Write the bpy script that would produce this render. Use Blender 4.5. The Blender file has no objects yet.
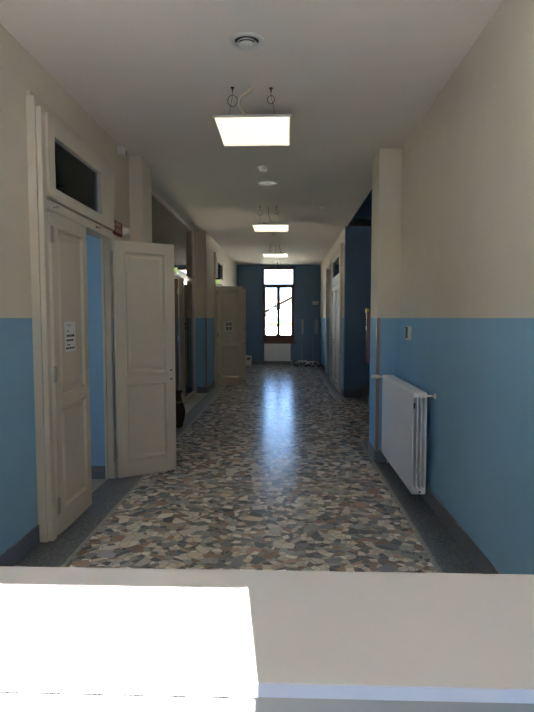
import bpy, bmesh, math, random
from mathutils import Vector, Matrix
random.seed(7)
sc = bpy.context.scene
COL = sc.collection
ORG = {}            # world origin of every object built (parents are never rotated)

# ------------------------------------------------------------------ helpers
class MB:
    """Collects shapes given in world coordinates into one mesh."""
    def __init__(s, M=None):
        s.bm = bmesh.new(); s.M = M or Matrix.Identity(4)
    def _fin(s, verts, mat):
        fs = {f for v in verts for f in v.link_faces}
        for f in fs: f.material_index = mat
        bmesh.ops.transform(s.bm, matrix=s.M, verts=verts)
    def box(s, x0, x1, y0, y1, z0, z1, bev=0, mat=0, seg=2):
        r = bmesh.ops.create_cube(s.bm, size=1)
        vs = r['verts']
        for v in vs:
            v.co = Vector((x0 + (v.co.x + .5) * (x1 - x0), y0 + (v.co.y + .5) * (y1 - y0), z0 + (v.co.z + .5) * (z1 - z0)))
        if bev:
            es = list({e for v in vs for e in v.link_edges})
            r = bmesh.ops.bevel(s.bm, geom=es, offset=bev, segments=seg, affect='EDGES', profile=.5)
            vs = list({v for v in r['verts']} | {v for f in r['faces'] for v in f.verts})
        s._fin(vs, mat); return s
    def tube(s, pts, r, seg=10, mat=0, cap=True, r1=None):
        pts = [Vector(p) for p in pts]; rings = []; n = len(pts); new = []
        t0 = (pts[1] - pts[0]).normalized()
        a = t0.orthogonal().normalized()
        for i, p in enumerate(pts):
            t = (pts[min(i + 1, n - 1)] - pts[max(i - 1, 0)]).normalized()
            a = (a - t * a.dot(t)).normalized(); b = t.cross(a)
            rr = r if r1 is None else r + (r1 - r) * i / (n - 1)
            ring = [s.bm.verts.new(p + (a * math.cos(2 * math.pi * k / seg) + b * math.sin(2 * math.pi * k / seg)) * rr) for k in range(seg)]
            rings.append(ring); new += ring
        for A, B in zip(rings, rings[1:]):
            for k in range(seg):
                s.bm.faces.new((A[k], A[(k + 1) % seg], B[(k + 1) % seg], B[k])).smooth = True
        if cap:
            s.bm.faces.new(rings[0][::-1]); s.bm.faces.new(rings[-1])
        s._fin(new, mat); return s
    def cyl(s, p0, p1, r, seg=20, mat=0, r1=None):
        return s.tube([p0, p1], r, seg, mat, True, r1)
    def lathe(s, c, prof, axis='Z', seg=32, mat=0):
        """prof: (radius, height along axis) pairs; open or closed on the axis."""
        c = Vector(c); new = []; rings = []
        def P(r, h, a):
            x, y = r * math.cos(a), r * math.sin(a)
            return c + Vector({'Z': (x, y, h), 'X': (h, x, y), 'Y': (y, h, x)}[axis])
        for r, h in prof:
            if r < 1e-6: ring = [s.bm.verts.new(P(0, h, 0))]
            else: ring = [s.bm.verts.new(P(r, h, 2 * math.pi * k / seg)) for k in range(seg)]
            rings.append(ring); new += ring
        for A, B in zip(rings, rings[1:]):
            for k in range(seg):
                q = (A[k % len(A)], A[(k + 1) % len(A)], B[(k + 1) % len(B)], B[k % len(B)])
                q = list(dict.fromkeys(q))
                if len(q) > 2: s.bm.faces.new(q).smooth = True
        s._fin(new, mat); return s
    def poly(s, pts, mat=0):
        vs = [s.bm.verts.new(p) for p in pts]; s.bm.faces.new(vs); s._fin(vs, mat); return s
    def prism(s, pts, d, mat=0):
        d = Vector(d); a = [s.bm.verts.new(Vector(p)) for p in pts]; b = [s.bm.verts.new(Vector(p) + d) for p in pts]
        s.bm.faces.new(a); s.bm.faces.new(b[::-1]); n = len(a)
        for k in range(n): s.bm.faces.new((a[k], b[k], b[(k + 1) % n], a[(k + 1) % n]))
        s._fin(a + b, mat); return s
    def frustum(s, r0, r1, y0, y1, mat=0, cap=False):
        """rect rings (x0,x1,z0,z1) at y0 and y1 joined; local door-leaf frame."""
        def ring(r, y): return [s.bm.verts.new((x, y, z)) for x, z in ((r[0], r[2]), (r[1], r[2]), (r[1], r[3]), (r[0], r[3]))]
        a, b = ring(r0, y0), ring(r1, y1)
        for k in range(4): s.bm.faces.new((a[k], a[(k + 1) % 4], b[(k + 1) % 4], b[k]))
        if cap: s.bm.faces.new(b)
        s._fin(a + b, mat); return s
    def build(s, name, mats, parent=None, org=None):
        bmesh.ops.recalc_face_normals(s.bm, faces=s.bm.faces)
        if not isinstance(mats, (list, tuple)): mats = [mats]
        if parent is not None: o0 = ORG[parent.name]
        elif org is not None: o0 = Vector(org)
        else:
            xs = [v.co for v in s.bm.verts]
            o0 = Vector(((min(v.x for v in xs) + max(v.x for v in xs)) / 2, (min(v.y for v in xs) + max(v.y for v in xs)) / 2, min(v.z for v in xs)))
        bmesh.ops.translate(s.bm, verts=s.bm.verts, vec=-o0)
        me = bpy.data.meshes.new(name); s.bm.to_mesh(me); s.bm.free()
        for m in mats: me.materials.append(m)
        o = bpy.data.objects.new(name, me); COL.objects.link(o)
        if parent is not None: o.parent = parent
        else: o.location = o0
        ORG[o.name] = o0
        return o

def tag(o, label, cat, group=None, kind=None):
    o['label'] = label; o['category'] = cat
    if group: o['group'] = group
    if kind: o['kind'] = kind
    return o
def thing(name, loc, label, cat, group=None, kind=None):
    o = bpy.data.objects.new(name, None); o.empty_display_size = .1; COL.objects.link(o)
    o.location = loc; ORG[o.name] = Vector(loc)
    return tag(o, label, cat, group, kind)
def struct(o, label, cat): return tag(o, label, cat, None, 'structure')
def text_mb(txt, size, M, depth=.001):
    """Solid lettering as a mesh builder; M carries the text plane (x right, y up) into the world."""
    cu = bpy.data.curves.new('lettering', 'FONT'); cu.body = txt; cu.size = size; cu.extrude = depth / 2
    cu.align_x = 'CENTER'; cu.align_y = 'CENTER'
    ob = bpy.data.objects.new('lettering', cu); COL.objects.link(ob)
    dg = bpy.context.evaluated_depsgraph_get()
    me = bpy.data.meshes.new_from_object(ob.evaluated_get(dg))
    bpy.data.objects.remove(ob); bpy.data.curves.remove(cu)
    mb = MB(); mb.bm.from_mesh(me); bpy.data.meshes.remove(me)
    bmesh.ops.transform(mb.bm, matrix=M, verts=mb.bm.verts)
    return mb

# ------------------------------------------------------------------ materials
def nt(name):
    m = bpy.data.materials.new(name); m.use_nodes = True
    n = m.node_tree; return m, n, n.nodes['Principled BSDF'], n.links
def lin(c):
    return tuple((x / 12.92 if x <= .04045 else ((x + .055) / 1.055) ** 2.4) for x in [v / 255 for v in c]) + (1,)
def paint(name, col, rough=.55, var=.06, scale=6, metal=0, spec=.5, bump=0, bscale=200):
    m, n, p, L = nt(name)
    tc = n.nodes.new('ShaderNodeTexCoord'); ns = n.nodes.new('ShaderNodeTexNoise')
    ns.inputs['Scale'].default_value = scale; ns.inputs['Detail'].default_value = 4
    L.new(tc.outputs['Object'], ns.inputs['Vector'])
    mx = n.nodes.new('ShaderNodeMix'); mx.data_type = 'RGBA'
    c = lin(col)
    mx.inputs[6].default_value = tuple(x * (1 - var) for x in c[:3]) + (1,)
    mx.inputs[7].default_value = tuple(min(1, x * (1 + var)) for x in c[:3]) + (1,)
    L.new(ns.outputs['Fac'], mx.inputs[0]); L.new(mx.outputs[2], p.inputs['Base Color'])
    p.inputs['Roughness'].default_value = rough; p.inputs['Metallic'].default_value = metal
    p.inputs['Specular IOR Level'].default_value = spec
    if bump:
        b = n.nodes.new('ShaderNodeBump'); b.inputs['Strength'].default_value = bump; b.inputs['Distance'].default_value = .002
        n2 = n.nodes.new('ShaderNodeTexNoise'); n2.inputs['Scale'].default_value = bscale
        L.new(tc.outputs['Object'], n2.inputs['Vector']); L.new(n2.outputs['Fac'], b.inputs['Height']); L.new(b.outputs['Normal'], p.inputs['Normal'])
    return m
def emit(name, col, strength):
    m, n, p, L = nt(name)
    p.inputs['Base Color'].default_value = lin(col); p.inputs['Emission Color'].default_value = lin(col)
    p.inputs['Emission Strength'].default_value = strength
    return m
def glass(name, tint=(255, 255, 255), ior=1.5):
    m, n, p, L = nt(name); n.nodes.remove(p)
    out = n.nodes['Material Output']
    t = n.nodes.new('ShaderNodeBsdfTransparent'); t.inputs['Color'].default_value = lin(tint)
    g = n.nodes.new('ShaderNodeBsdfGlossy'); g.inputs['Roughness'].default_value = .02
    f = n.nodes.new('ShaderNodeFresnel'); f.inputs['IOR'].default_value = ior
    x = n.nodes.new('ShaderNodeMixShader')
    L.new(f.outputs[0], x.inputs[0]); L.new(t.outputs[0], x.inputs[1]); L.new(g.outputs[0], x.inputs[2]); L.new(x.outputs[0], out.inputs['Surface'])
    return m

BEIGE = (220, 211, 196); BLUE = (142, 186, 218)
def two_tone():
    """Wall paint: cream above 1.5 m, blue below, by height in the world (wall meshes sit at the world origin)."""
    m, n, p, L = nt('two tone wall paint')
    tc = n.nodes.new('ShaderNodeTexCoord'); sp = n.nodes.new('ShaderNodeSeparateXYZ'); L.new(tc.outputs['Object'], sp.inputs[0])
    lt = n.nodes.new('ShaderNodeMath'); lt.operation = 'GREATER_THAN'; lt.inputs[1].default_value = 1.5; L.new(sp.outputs['Z'], lt.inputs[0])
    ns = n.nodes.new('ShaderNodeTexNoise'); ns.inputs['Scale'].default_value = 3; ns.inputs['Detail'].default_value = 5; L.new(tc.outputs['Object'], ns.inputs['Vector'])
    mx = n.nodes.new('ShaderNodeMix'); mx.data_type = 'RGBA'
    mx.inputs[6].default_value = lin(BLUE); mx.inputs[7].default_value = lin(BEIGE); L.new(lt.outputs[0], mx.inputs[0])
    hv = n.nodes.new('ShaderNodeHueSaturation'); L.new(mx.outputs[2], hv.inputs['Color'])
    mr = n.nodes.new('ShaderNodeMapRange'); mr.inputs['To Min'].default_value = .94; mr.inputs['To Max'].default_value = 1.05
    L.new(ns.outputs['Fac'], mr.inputs[0]); L.new(mr.outputs[0], hv.inputs['Value']); L.new(hv.outputs[0], p.inputs['Base Color'])
    p.inputs['Roughness'].default_value = .85; p.inputs['Specular IOR Level'].default_value = .12
    return m
def terrazzo():
    """Polished palladiana: angular stone chips in pale grout."""
    m, n, p, L = nt('palladiana terrazzo')
    tc = n.nodes.new('ShaderNodeTexCoord')
    wn = n.nodes.new('ShaderNodeTexNoise'); wn.inputs['Scale'].default_value = 2.2; wn.inputs['Detail'].default_value = 1
    L.new(tc.outputs['Object'], wn.inputs['Vector'])
    va = n.nodes.new('ShaderNodeVectorMath'); va.operation = 'MULTIPLY_ADD'; va.inputs[1].default_value = (.15, .15, 0)
    L.new(wn.outputs['Color'], va.inputs[0]); L.new(tc.outputs['Object'], va.inputs[2])
    def vor(feat, scale):
        v = n.nodes.new('ShaderNodeTexVoronoi'); v.voronoi_dimensions = '2D'; v.feature = feat
        v.inputs['Scale'].default_value = scale; L.new(va.outputs[0], v.inputs['Vector']); return v
    S = 20.5
    v = vor('F1', S); e = vor('DISTANCE_TO_EDGE', S)
    v2 = vor('F1', 12.5); e2 = vor('DISTANCE_TO_EDGE', 12.5)
    sep1 = n.nodes.new('ShaderNodeSeparateColor'); L.new(v.outputs['Color'], sep1.inputs[0])
    sep2 = n.nodes.new('ShaderNodeSeparateColor'); L.new(v2.outputs['Color'], sep2.inputs[0])
    big = n.nodes.new('ShaderNodeMath'); big.operation = 'GREATER_THAN'; big.inputs[1].default_value = .74; L.new(sep2.outputs[1], big.inputs[0])
    sep = n.nodes.new('ShaderNodeMix'); L.new(big.outputs[0], sep.inputs[0]); L.new(sep1.outputs[0], sep.inputs[2]); L.new(sep2.outputs[0], sep.inputs[3])
    cr = n.nodes.new('ShaderNodeValToRGB'); cr.color_ramp.interpolation = 'CONSTANT'
    cols = [(128, 132, 136), (226, 220, 210), (168, 166, 162), (92, 95, 100), (206, 200, 190), (164, 138, 124), (238, 233, 225), (144, 148, 152), (188, 164, 148), (216, 211, 204), (114, 117, 119), (176, 178, 180), (222, 211, 193), (138, 122, 112), (196, 194, 189), (106, 110, 118)]
    els = cr.color_ramp.elements
    els[0].position = 0; els[0].color = lin(cols[0]); els[1].position = 1 / 16; els[1].color = lin(cols[1])
    for i in range(2, 16):
        q = els.new(i / 16); q.color = lin(cols[i])
    L.new(sep.outputs[0], cr.inputs[0])
    vein = n.nodes.new('ShaderNodeTexNoise'); vein.inputs['Scale'].default_value = 55; vein.inputs['Detail'].default_value = 5
    L.new(tc.outputs['Object'], vein.inputs['Vector'])
    mr = n.nodes.new('ShaderNodeMapRange'); mr.inputs['To Min'].default_value = .95; mr.inputs['To Max'].default_value = 1.4; L.new(vein.outputs['Fac'], mr.inputs[0])
    hv = n.nodes.new('ShaderNodeHueSaturation'); hv.inputs['Saturation'].default_value = 1.0; L.new(mr.outputs[0], hv.inputs['Value']); L.new(cr.outputs[0], hv.inputs['Color'])
    ea = n.nodes.new('ShaderNodeMath'); ea.operation = 'LESS_THAN'; ea.inputs[1].default_value = .04; L.new(e.outputs['Distance'], ea.inputs[0])
    nb_ = n.nodes.new('ShaderNodeMath'); nb_.operation = 'SUBTRACT'; nb_.inputs[0].default_value = 1; L.new(big.outputs[0], nb_.inputs[1])
    ec = n.nodes.new('ShaderNodeMath'); ec.operation = 'MULTIPLY'; L.new(ea.outputs[0], ec.inputs[0]); L.new(nb_.outputs[0], ec.inputs[1])
    eb = n.nodes.new('ShaderNodeMath'); eb.operation = 'LESS_THAN'; eb.inputs[1].default_value = .025; L.new(e2.outputs['Distance'], eb.inputs[0])
    ed = n.nodes.new('ShaderNodeMath'); ed.operation = 'MAXIMUM'; L.new(ec.outputs[0], ed.inputs[0]); L.new(eb.outputs[0], ed.inputs[1])
    mx = n.nodes.new('ShaderNodeMix'); mx.data_type = 'RGBA'; mx.inputs[7].default_value = lin((172, 168, 160))
    L.new(ed.outputs[0], mx.inputs[0]); L.new(hv.outputs[0], mx.inputs[6]); L.new(mx.outputs[2], p.inputs['Base Color'])
    p.inputs['Roughness'].default_value = .23; p.inputs['IOR'].default_value = 1.29
    b = n.nodes.new('ShaderNodeBump'); b.inputs['Strength'].default_value = .12; b.inputs['Distance'].default_value = .004
    un = n.nodes.new('ShaderNodeTexNoise'); un.inputs['Scale'].default_value = 5; L.new(tc.outputs['Object'], un.inputs['Vector'])
    L.new(un.outputs['Fac'], b.inputs['Height']); L.new(b.outputs['Normal'], p.inputs['Normal'])
    return m
def speckle(name, a, b, c, scale=260, rough=.3):
    m, n, p, L = nt(name)
    tc = n.nodes.new('ShaderNodeTexCoord'); v = n.nodes.new('ShaderNodeTexVoronoi'); v.inputs['Scale'].default_value = scale
    L.new(tc.outputs['Object'], v.inputs['Vector'])
    sep = n.nodes.new('ShaderNodeSeparateColor'); L.new(v.outputs['Color'], sep.inputs[0])
    cr = n.nodes.new('ShaderNodeValToRGB'); els = cr.color_ramp.elements
    els[0].color = lin(a); els[1].color = lin(c); q = els.new(.7); q.color = lin(b)
    L.new(sep.outputs[0], cr.inputs[0]); L.new(cr.outputs[0], p.inputs['Base Color']); p.inputs['Roughness'].default_value = rough
    return m
def mosaic_strip():
    m, n, p, L = nt('small tessera strip')
    tc = n.nodes.new('ShaderNodeTexCoord'); br = n.nodes.new('ShaderNodeTexBrick')
    br.inputs['Scale'].default_value = 30; br.offset = 0; br.inputs['Brick Width'].default_value = .6; br.inputs['Row Height'].default_value = .5; br.inputs['Mortar Size'].default_value = .05
    br.inputs['Color1'].default_value = lin((190, 190, 184)); br.inputs['Color2'].default_value = lin((160, 162, 158)); br.inputs['Mortar'].default_value = lin((112, 112, 108))
    L.new(tc.outputs['Object'], br.inputs['Vector']); L.new(br.outputs['Color'], p.inputs['Base Color']); p.inputs['Roughness'].default_value = .35
    return m

M_WALL = two_tone()
M_BLUE = paint('blue wall paint', BLUE, .6, .04, 3, spec=.3)
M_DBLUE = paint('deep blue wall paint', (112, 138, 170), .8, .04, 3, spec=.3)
M_CEIL = paint('ceiling paint', (240, 233, 226), .8, .02, 2, spec=.2)
M_TERR = terrazzo()
M_BORD = speckle('dark border terrazzo', (80, 86, 96), (108, 114, 122), (160, 163, 166), 150)
M_STRIP = mosaic_strip()
M_PALEFLOOR = speckle('pale side room terrazzo', (186, 180, 168), (204, 198, 186), (216, 210, 200), 120)
M_BASE = paint('slate baseboard paint', (116, 124, 138), .5, .05)
M_DOOR = paint('taupe door enamel', (209, 202, 188), .6, .03, 8, spec=.2)
M_WHITE = paint('white enamel', (225, 225, 222), .35, .02)
M_RAD = paint('white radiator enamel', (236, 240, 248), .3, .015)
M_COUNTER = paint('white laminate', (192, 192, 192), .45, .015, 20, spec=.35)
M_PANEL = paint('grey laminate panel', (158, 153, 149), .5, .015)
M_EDGE = paint('white edge band', (192, 196, 212), .4, .01)
M_BRIGHT = paint('bright plated steel', (235, 238, 242), .3, .02, metal=.5)
M_CHROME = paint('chrome', (226, 228, 232), .25, .03, metal=1)
M_STEEL = paint('brushed steel', (168, 168, 165), .35, .05, metal=1)
M_WOOD = paint('dark brown window wood', (112, 86, 72), .45, .18, 14)
M_DARK = paint('black plastic', (22, 22, 24), .4, .1)
M_GREYP = paint('grey plastic', (128, 127, 123), .45, .03)
M_PLAST = paint('white plastic', (222, 221, 216), .4, .02)
M_RED = paint('red enamel', (138, 30, 27), .55, .05)
M_DRED = paint('dark red cabinet enamel', (98, 18, 16), .6, .05, spec=.2)
M_REDT = paint('pale lettering', (236, 214, 206), .5, .02)
M_PAPER = paint('white paper', (226, 228, 230), .8, .02, 40)
M_INK = paint('black ink', (28, 28, 30), .7, .05)
M_VASE = paint('dark brown glazed ceramic', (62, 38, 28), .25, .25, 9)
M_GUARD = paint('taupe corner guard', (150, 136, 124), .35, .02)
M_CABLE = paint('dark steel cable', (60, 58, 54), .4, .05, metal=.6)
M_COND = paint('ivory conduit', (206, 198, 176), .5, .03)
M_LED = emit('warm LED diffuser', (255, 239, 202), .27)
M_EXIT = emit('green sign glow', (206, 236, 150), .12)
M_GLASS = glass('clear glass')
M_TGLASS = glass('dim blue glass', (160, 190, 220), 1.3)
M_YELL = paint('yellow green plate', (206, 196, 60), .4, .04)
M_TAUPEF = paint('grey bronze partition frame', (170, 160, 148), .4, .05)
M_BROWN = paint('brown door edge', (92, 66, 50), .45, .15, 12)
M_STAIR = speckle('dark stair stone', (46, 50, 54), (66, 70, 74), (92, 92, 90))
M_HOUSE = paint('white house render', (214, 208, 198), .8, .04)
M_BRICK = paint('dark brick', (112, 92, 80), .8, .1)
M_ROOF = paint('brown roof boards', (96, 82, 74), .7, .15)
M_PALEBLUE = paint('pale blue shutter', (150, 176, 210), .6, .04)
M_GRASS = paint('gravel yard', (150, 142, 128), .9, .12, 4)
M_LAWN = paint('garden ground', (84, 88, 72), .9, .15, 4)
M_LEAF = paint('leaf green', (92, 128, 58), .6, .2, 5)
M_IRON = paint('dark iron', (46, 44, 44), .5, .1)
M_STAND = paint('pale grey plate', (176, 182, 186), .4, .03)
M_BUFF = paint('white carton', (232, 232, 228), .7, .03)

# ------------------------------------------------------------------ dimensions
XL, XR, ZC = -1.655, 1.16, 3.2
YB = -1.6                    # rear wall behind the camera
YE = 17.88                   # end wall
O = (0, 0, 0)

# ------------------------------------------------------------------ floor
f = MB()
def fl(x0, x1, y0, y1, m): f.box(x0, x1, y0, y1, -.1, 0, mat=m)
fl(-1.33, .90, .5, YE, 0); fl(-1.33, .90, YB, .5, 0)                       # mosaic
fl(-1.36, -1.33, YB, YE, 1)                     # left strip
fl(-1.66, -1.36, YB, 6.25, 2); fl(-1.56, -1.36, 6.25, 11.0, 2); fl(-1.66, -1.36, 11.0, YE, 2)
fl(-5.2, -1.66, YB, 6.25, 3); fl(-5.2, -1.56, 6.25, 11.0, 3); fl(-5.2, -1.66, 11.0, YE, 3)
fl(.90, .93, YB, 6.72, 1); fl(.93, 1.2, YB, 6.72, 2)
fl(.90, 1.34, 6.72, 10.2, 0); fl(.90, 1.34, 10.2, 10.5, 2); fl(1.34, 1.37, 6.3, 10.2, 1); fl(1.37, 4.6, 6.3, 10.5, 2)
fl(1.2, 1.34, 6.3, 6.72, 2)
fl(.90, .93, 10.5, YE, 1); fl(.93, 4.6, 10.5, YE, 2)
floor = struct(f.build('floor', [M_TERR, M_STRIP, M_BORD, M_PALEFLOOR], org=O), 'polished mosaic terrazzo corridor floor with dark speckled borders along both walls', 'floor')

# ------------------------------------------------------------------ ceiling
c = MB()
c.box(-5.2, 1.13, YB - .3, YE + .3, ZC, ZC + .15)
c.box(1.13, 4.6, YB - .3, 6.2, ZC, ZC + .15); c.box(1.13, 4.6, 10.5, YE + .3, ZC, ZC + .15)
struct(c.build('ceiling', M_CEIL, org=O), 'plain pale ceiling running the whole length of the corridor', 'ceiling')
c = MB(); c.box(1.13, 4.6, 6.0, 10.7, 5.0, 5.15)
struct(c.build('ceiling_stairwell', M_CEIL, org=O), 'higher pale ceiling above the side staircase', 'ceiling')

# ------------------------------------------------------------------ walls
D1a, D1b, DH = 3.65, 5.05, 2.86      # first left door opening
w = MB()
w.box(-2.0, XL, YB, D1a, 0, ZC); w.box(-2.0, XL, D1b, 5.9, 0, ZC); w.box(-2.0, XL, D1a, D1b, DH, ZC)
struct(w.build('wall_left', M_WALL, org=O), 'near left wall painted cream above blue around the open double door', 'wall')
w = MB(); w.box(-2.0, -1.515, 5.9, 6.3, 0, ZC)
struct(w.build('wall_left_pilaster', M_WALL, org=O), 'cream pilaster projecting from left wall just past the red alarm sign', 'wall')
D2a, D2b = 12.27, 13.52
w = MB()
w.box(-1.9, -1.575, 11.0, D2a, 0, ZC); w.box(-1.9, -1.83, 10.62, 11.0, 0, ZC); w.box(-1.9, -1.575, D2b, YE, 0, ZC); w.box(-1.9, -1.575, D2a, D2b, 2.86, ZC)
struct(w.build('wall_left_far', M_WALL, org=O), 'far left wall around the distant open door', 'wall')
# blue lined reveal and rooms off the left side
w = MB()
w.box(-2.0, -1.665, D1b - .012, D1b + .0, 0, DH, 0); w.box(-2.0, -1.665, D1a, D1a + .012, 0, DH); w.box(-2.0, -1.665, D1a, D1b, DH - .012, DH)
w.box(-5.2, -5.1, YB, 2.0, 0, ZC); w.box(-5.2, -5.1, 3.2, 6.1, 0, ZC); w.box(-5.2, -5.1, 2.0, 3.2, 0, .9); w.box(-5.2, -5.1, 2.0, 3.2, 2.7, ZC); w.box(-5.1, -2.0, 1.4, 1.5, 0, ZC); w.box(-5.1, -2.0, 6.0, 6.1, 0, ZC)
struct(w.build('wall_side_room', M_BLUE, org=O), 'blue painted reveal and room behind the near left double door', 'wall')
w = MB()
w.box(-5.2, -5.1, 6.1, 8.2, 0, ZC); w.box(-5.2, -5.1, 9.8, 11.0, 0, ZC); w.box(-5.2, -5.1, 8.2, 9.8, 0, .9); w.box(-5.2, -5.1, 8.2, 9.8, 2.6, ZC)
w.box(-5.1, -1.9, 11.0, 11.1, 0, ZC)
struct(w.build('wall_glazed_room', M_WALL, org=O), 'cream and blue walls of the room seen through the glazed partition', 'wall')
w = MB(); w.box(-5.2, -5.1, 11.1, YE, 0, ZC); w.box(-5.1, -1.9, 14.6, 14.7, 0, ZC)
struct(w.build('wall_far_room', M_WALL, org=O), 'walls of the room behind the distant left door', 'wall')

w = MB(); w.box(XR, 1.5, YB, 6.2, 0, ZC)
struct(w.build('wall_right', M_WALL, org=O), 'near right wall painted cream above blue behind the white radiator', 'wall')
w = MB(); w.box(.935, XR, 5.74, 6.2, 0, ZC)
struct(w.build('wall_right_pilaster', M_WALL, org=O), 'cream and blue pilaster at the end of the near right wall', 'wall')
w = MB()
w.box(1.1, 4.6, 10.5, 10.62, 0, 5.0); w.box(4.5, 4.6, 6.2, 10.5, 0, 5.0); w.box(1.5, 4.6, 6.08, 6.2, 0, 5.0); w.box(1.13, 1.5, 6.08, 6.2, ZC + .15, 5); w.box(1.03, 1.13, 6.08, 10.62, ZC + .15, 5)
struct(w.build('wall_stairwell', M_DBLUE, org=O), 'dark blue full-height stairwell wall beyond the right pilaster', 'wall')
D3a, D3b = 11.05, 12.95
A3a, A3b = 13.7, 15.0
w = MB()
for a, b in ((10.62, D3a), (D3b, A3a), (A3b, YE)): w.box(1.1, 1.42, a, b, 0, ZC)
w.box(1.1, 1.42, D3a, D3b, 2.86, ZC); w.box(1.1, 1.42, A3a, A3b, 2.8, ZC)
struct(w.build('wall_right_far', M_WALL, org=O), 'far right wall with the closed double door and dark doorway', 'wall')
w = MB(); w.box(4.5, 4.6, 10.62, YE, 0, ZC); w.box(1.42, 4.5, 13.2, 13.3, 0, ZC); w.box(1.42, 4.5, 15.5, 15.6, 0, ZC)
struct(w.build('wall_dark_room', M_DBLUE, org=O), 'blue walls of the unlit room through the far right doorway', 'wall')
WX0, WX1, WZ0, WZ1 = -.80, .315, .72, 3.135
w = MB()
w.box(-5.2, WX0, YE, YE + .32, 0, ZC); w.box(WX1, 4.6, YE, YE + .32, 0, ZC); w.box(WX0, WX1, YE, YE + .32, 0, WZ0); w.box(WX0, WX1, YE, YE + .32, WZ1, ZC)
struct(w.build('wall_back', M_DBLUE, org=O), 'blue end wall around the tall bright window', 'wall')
RX0, RX1, RZ0, RZ1 = -1.5, .288, 2.3, 3.051
w = MB()
w.box(-5.2, RX0, YB - .1, YB, 0, ZC); w.box(RX1, .72, YB - .1, YB, 0, ZC); w.box(1.14, 4.6, YB - .1, YB, 0, ZC); w.box(.72, 1.14, YB - .1, YB, 0, RZ0); w.box(.72, 1.14, YB - .1, YB, RZ1, ZC); w.box(RX0, RX1, YB - .1, YB, 0, RZ0); w.box(RX0, RX1, YB - .1, YB, RZ1, ZC)
struct(w.build('wall_front', M_WALL, org=O), 'entrance wall behind the reception counter with a wide sunny window', 'wall')

# ------------------------------------------------------------------ baseboards
def base(name, boxes, label):
    b = MB()
    for q in boxes: b.box(*q, bev=.003)
    struct(b.build(name, M_BASE, org=O), label, 'baseboard')
h = .125; t = .012
base('baseboard_left', [(XL, XL + t, YB, 3.567, 0, h), (XL, XL + t, 5.132, 5.9, 0, h), (XL, -1.515 + t, 5.9 - t, 5.9, 0, h), (-1.515, -1.515 + t, 5.9, 6.3, 0, h), (-2.0, -1.67, D1b - .024, D1b - .012, 0, h)], 'dark slate painted skirting along the near left wall')
base('baseboard_left_far', [(-1.78, -1.575, 11.0 - t, 11.0, 0, h), (-1.575, -1.575 + t, 11.0, 12.12, 0, h), (-1.575, -1.575 + t, 13.66, YE, 0, h)], 'dark slate painted skirting along the far left wall')
base('baseboard_right', [(XR - t, XR, YB, 5.74 - t, 0, h), (.935 - t, XR, 5.74 - t, 5.74, 0, h), (.935 - t, .935, 5.74, 6.2, 0, h)], 'dark slate painted skirting under the white radiator on the near right wall')
base('baseboard_right_far', [(1.1 - t, 1.1, 13.1, A3a, 0, h), (1.1 - t, 1.1, A3b, YE, 0, h), (1.1 - t, 1.1, 10.62, 10.9, 0, h)], 'dark slate painted skirting along the far right wall')
base('baseboard_back', [(-1.575, 1.1, YE - t, YE, 0, h)], 'dark slate painted skirting under the end window')
# stair flight with its rising skirting
b = MB()
b.box(1.1, 1.36, 10.5 - t, 10.5, 0, h)
b.prism([(1.30, 10.5 - t, 0), (1.30, 10.5 - t, .16), (4.5, 10.5 - t, 2.16), (4.5, 10.5 - t, 1.9)], (0, t, 0))
struct(b.build('baseboard_stairwell', M_BASE, org=O), 'dark skirting climbing the stairwell wall to the right', 'baseboard')
b = MB()
for i in range(10):
    b.box(1.42 + .29 * i, 1.42 + .29 * (i + 1) + .02, 6.25, 10.45, 0 if i == 0 else .17 * i - .1, .17 * (i + 1), bev=.006)
struct(b.build('floor_stair_flight', M_STAIR, org=O), 'dark stone stair flight climbing behind the right pilaster', 'stairs')

# corner guards on the blue half of the pilasters
def guard(name, x, y, sx, sy, label):
    b = MB(); L_ = .03
    b.box(min(x, x + sx * .004) , max(x, x + sx * .004), min(y, y + sy * L_), max(y, y + sy * L_), .13, 1.5)
    b.box(min(x + sx * .004, x - sx * L_), max(x + sx * .004, x - sx * L_), min(y, y - sy * .004), max(y, y - sy * .004), .13, 1.5)
    struct(b.build(name, M_GUARD, org=O), label, 'trim')
guard('trim_1', .935, 5.74, -1, 1, 'taupe corner guard strip on the blue half of the right pilaster')
guard('trim_2', -1.575, 11.0, 1, 1, 'taupe corner guard strip on the blue wall end past the glazed partition')

# ------------------------------------------------------------------ door leaves
def leaf_mb(wd, ht, M, th=.045):
    """Two-panel leaf in a local frame: x 0..wd from the hinge, z up, y through the thickness."""
    m = MB(M); hw = th / 2; st = .095; r0, r1, r2, r3 = .16, .87, .965, ht - .1
    m.box(st - .01, wd - st + .01, -.010, .010, r0 - .01, r3 + .01)
    m.box(0, st, -hw, hw, 0, ht, .002, seg=1); m.box(wd - st, wd, -hw, hw, 0, ht, .002, seg=1)
    for a, b in ((0, r0), (r1, r2), (r3, ht)): m.box(st, wd - st, -hw, hw, a, b)
    for a, b in ((r0, r1), (r2, r3)):
        for s in (-1, 1):
            q = lambda d: (st + d, wd - st - d, a + d, b - d)
            m.frustum(q(0), q(.005), s * (hw + .006), s * (hw + .006)); m.frustum(q(-.008), q(0), s * hw, s * (hw + .006))
            m.frustum(q(.005), q(.02), s * (hw + .006), s * .0105)
            m.frustum(q(.035), q(.055), s * .010, s * .018, cap=True)
    return m
def leaf_M(hx, hy, ang):
    """ang: direction from hinge to free edge, degrees from +X."""
    return Matrix.Translation((hx, hy, .012)) @ Matrix.Rotation(math.radians(ang), 4, 'Z')
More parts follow.
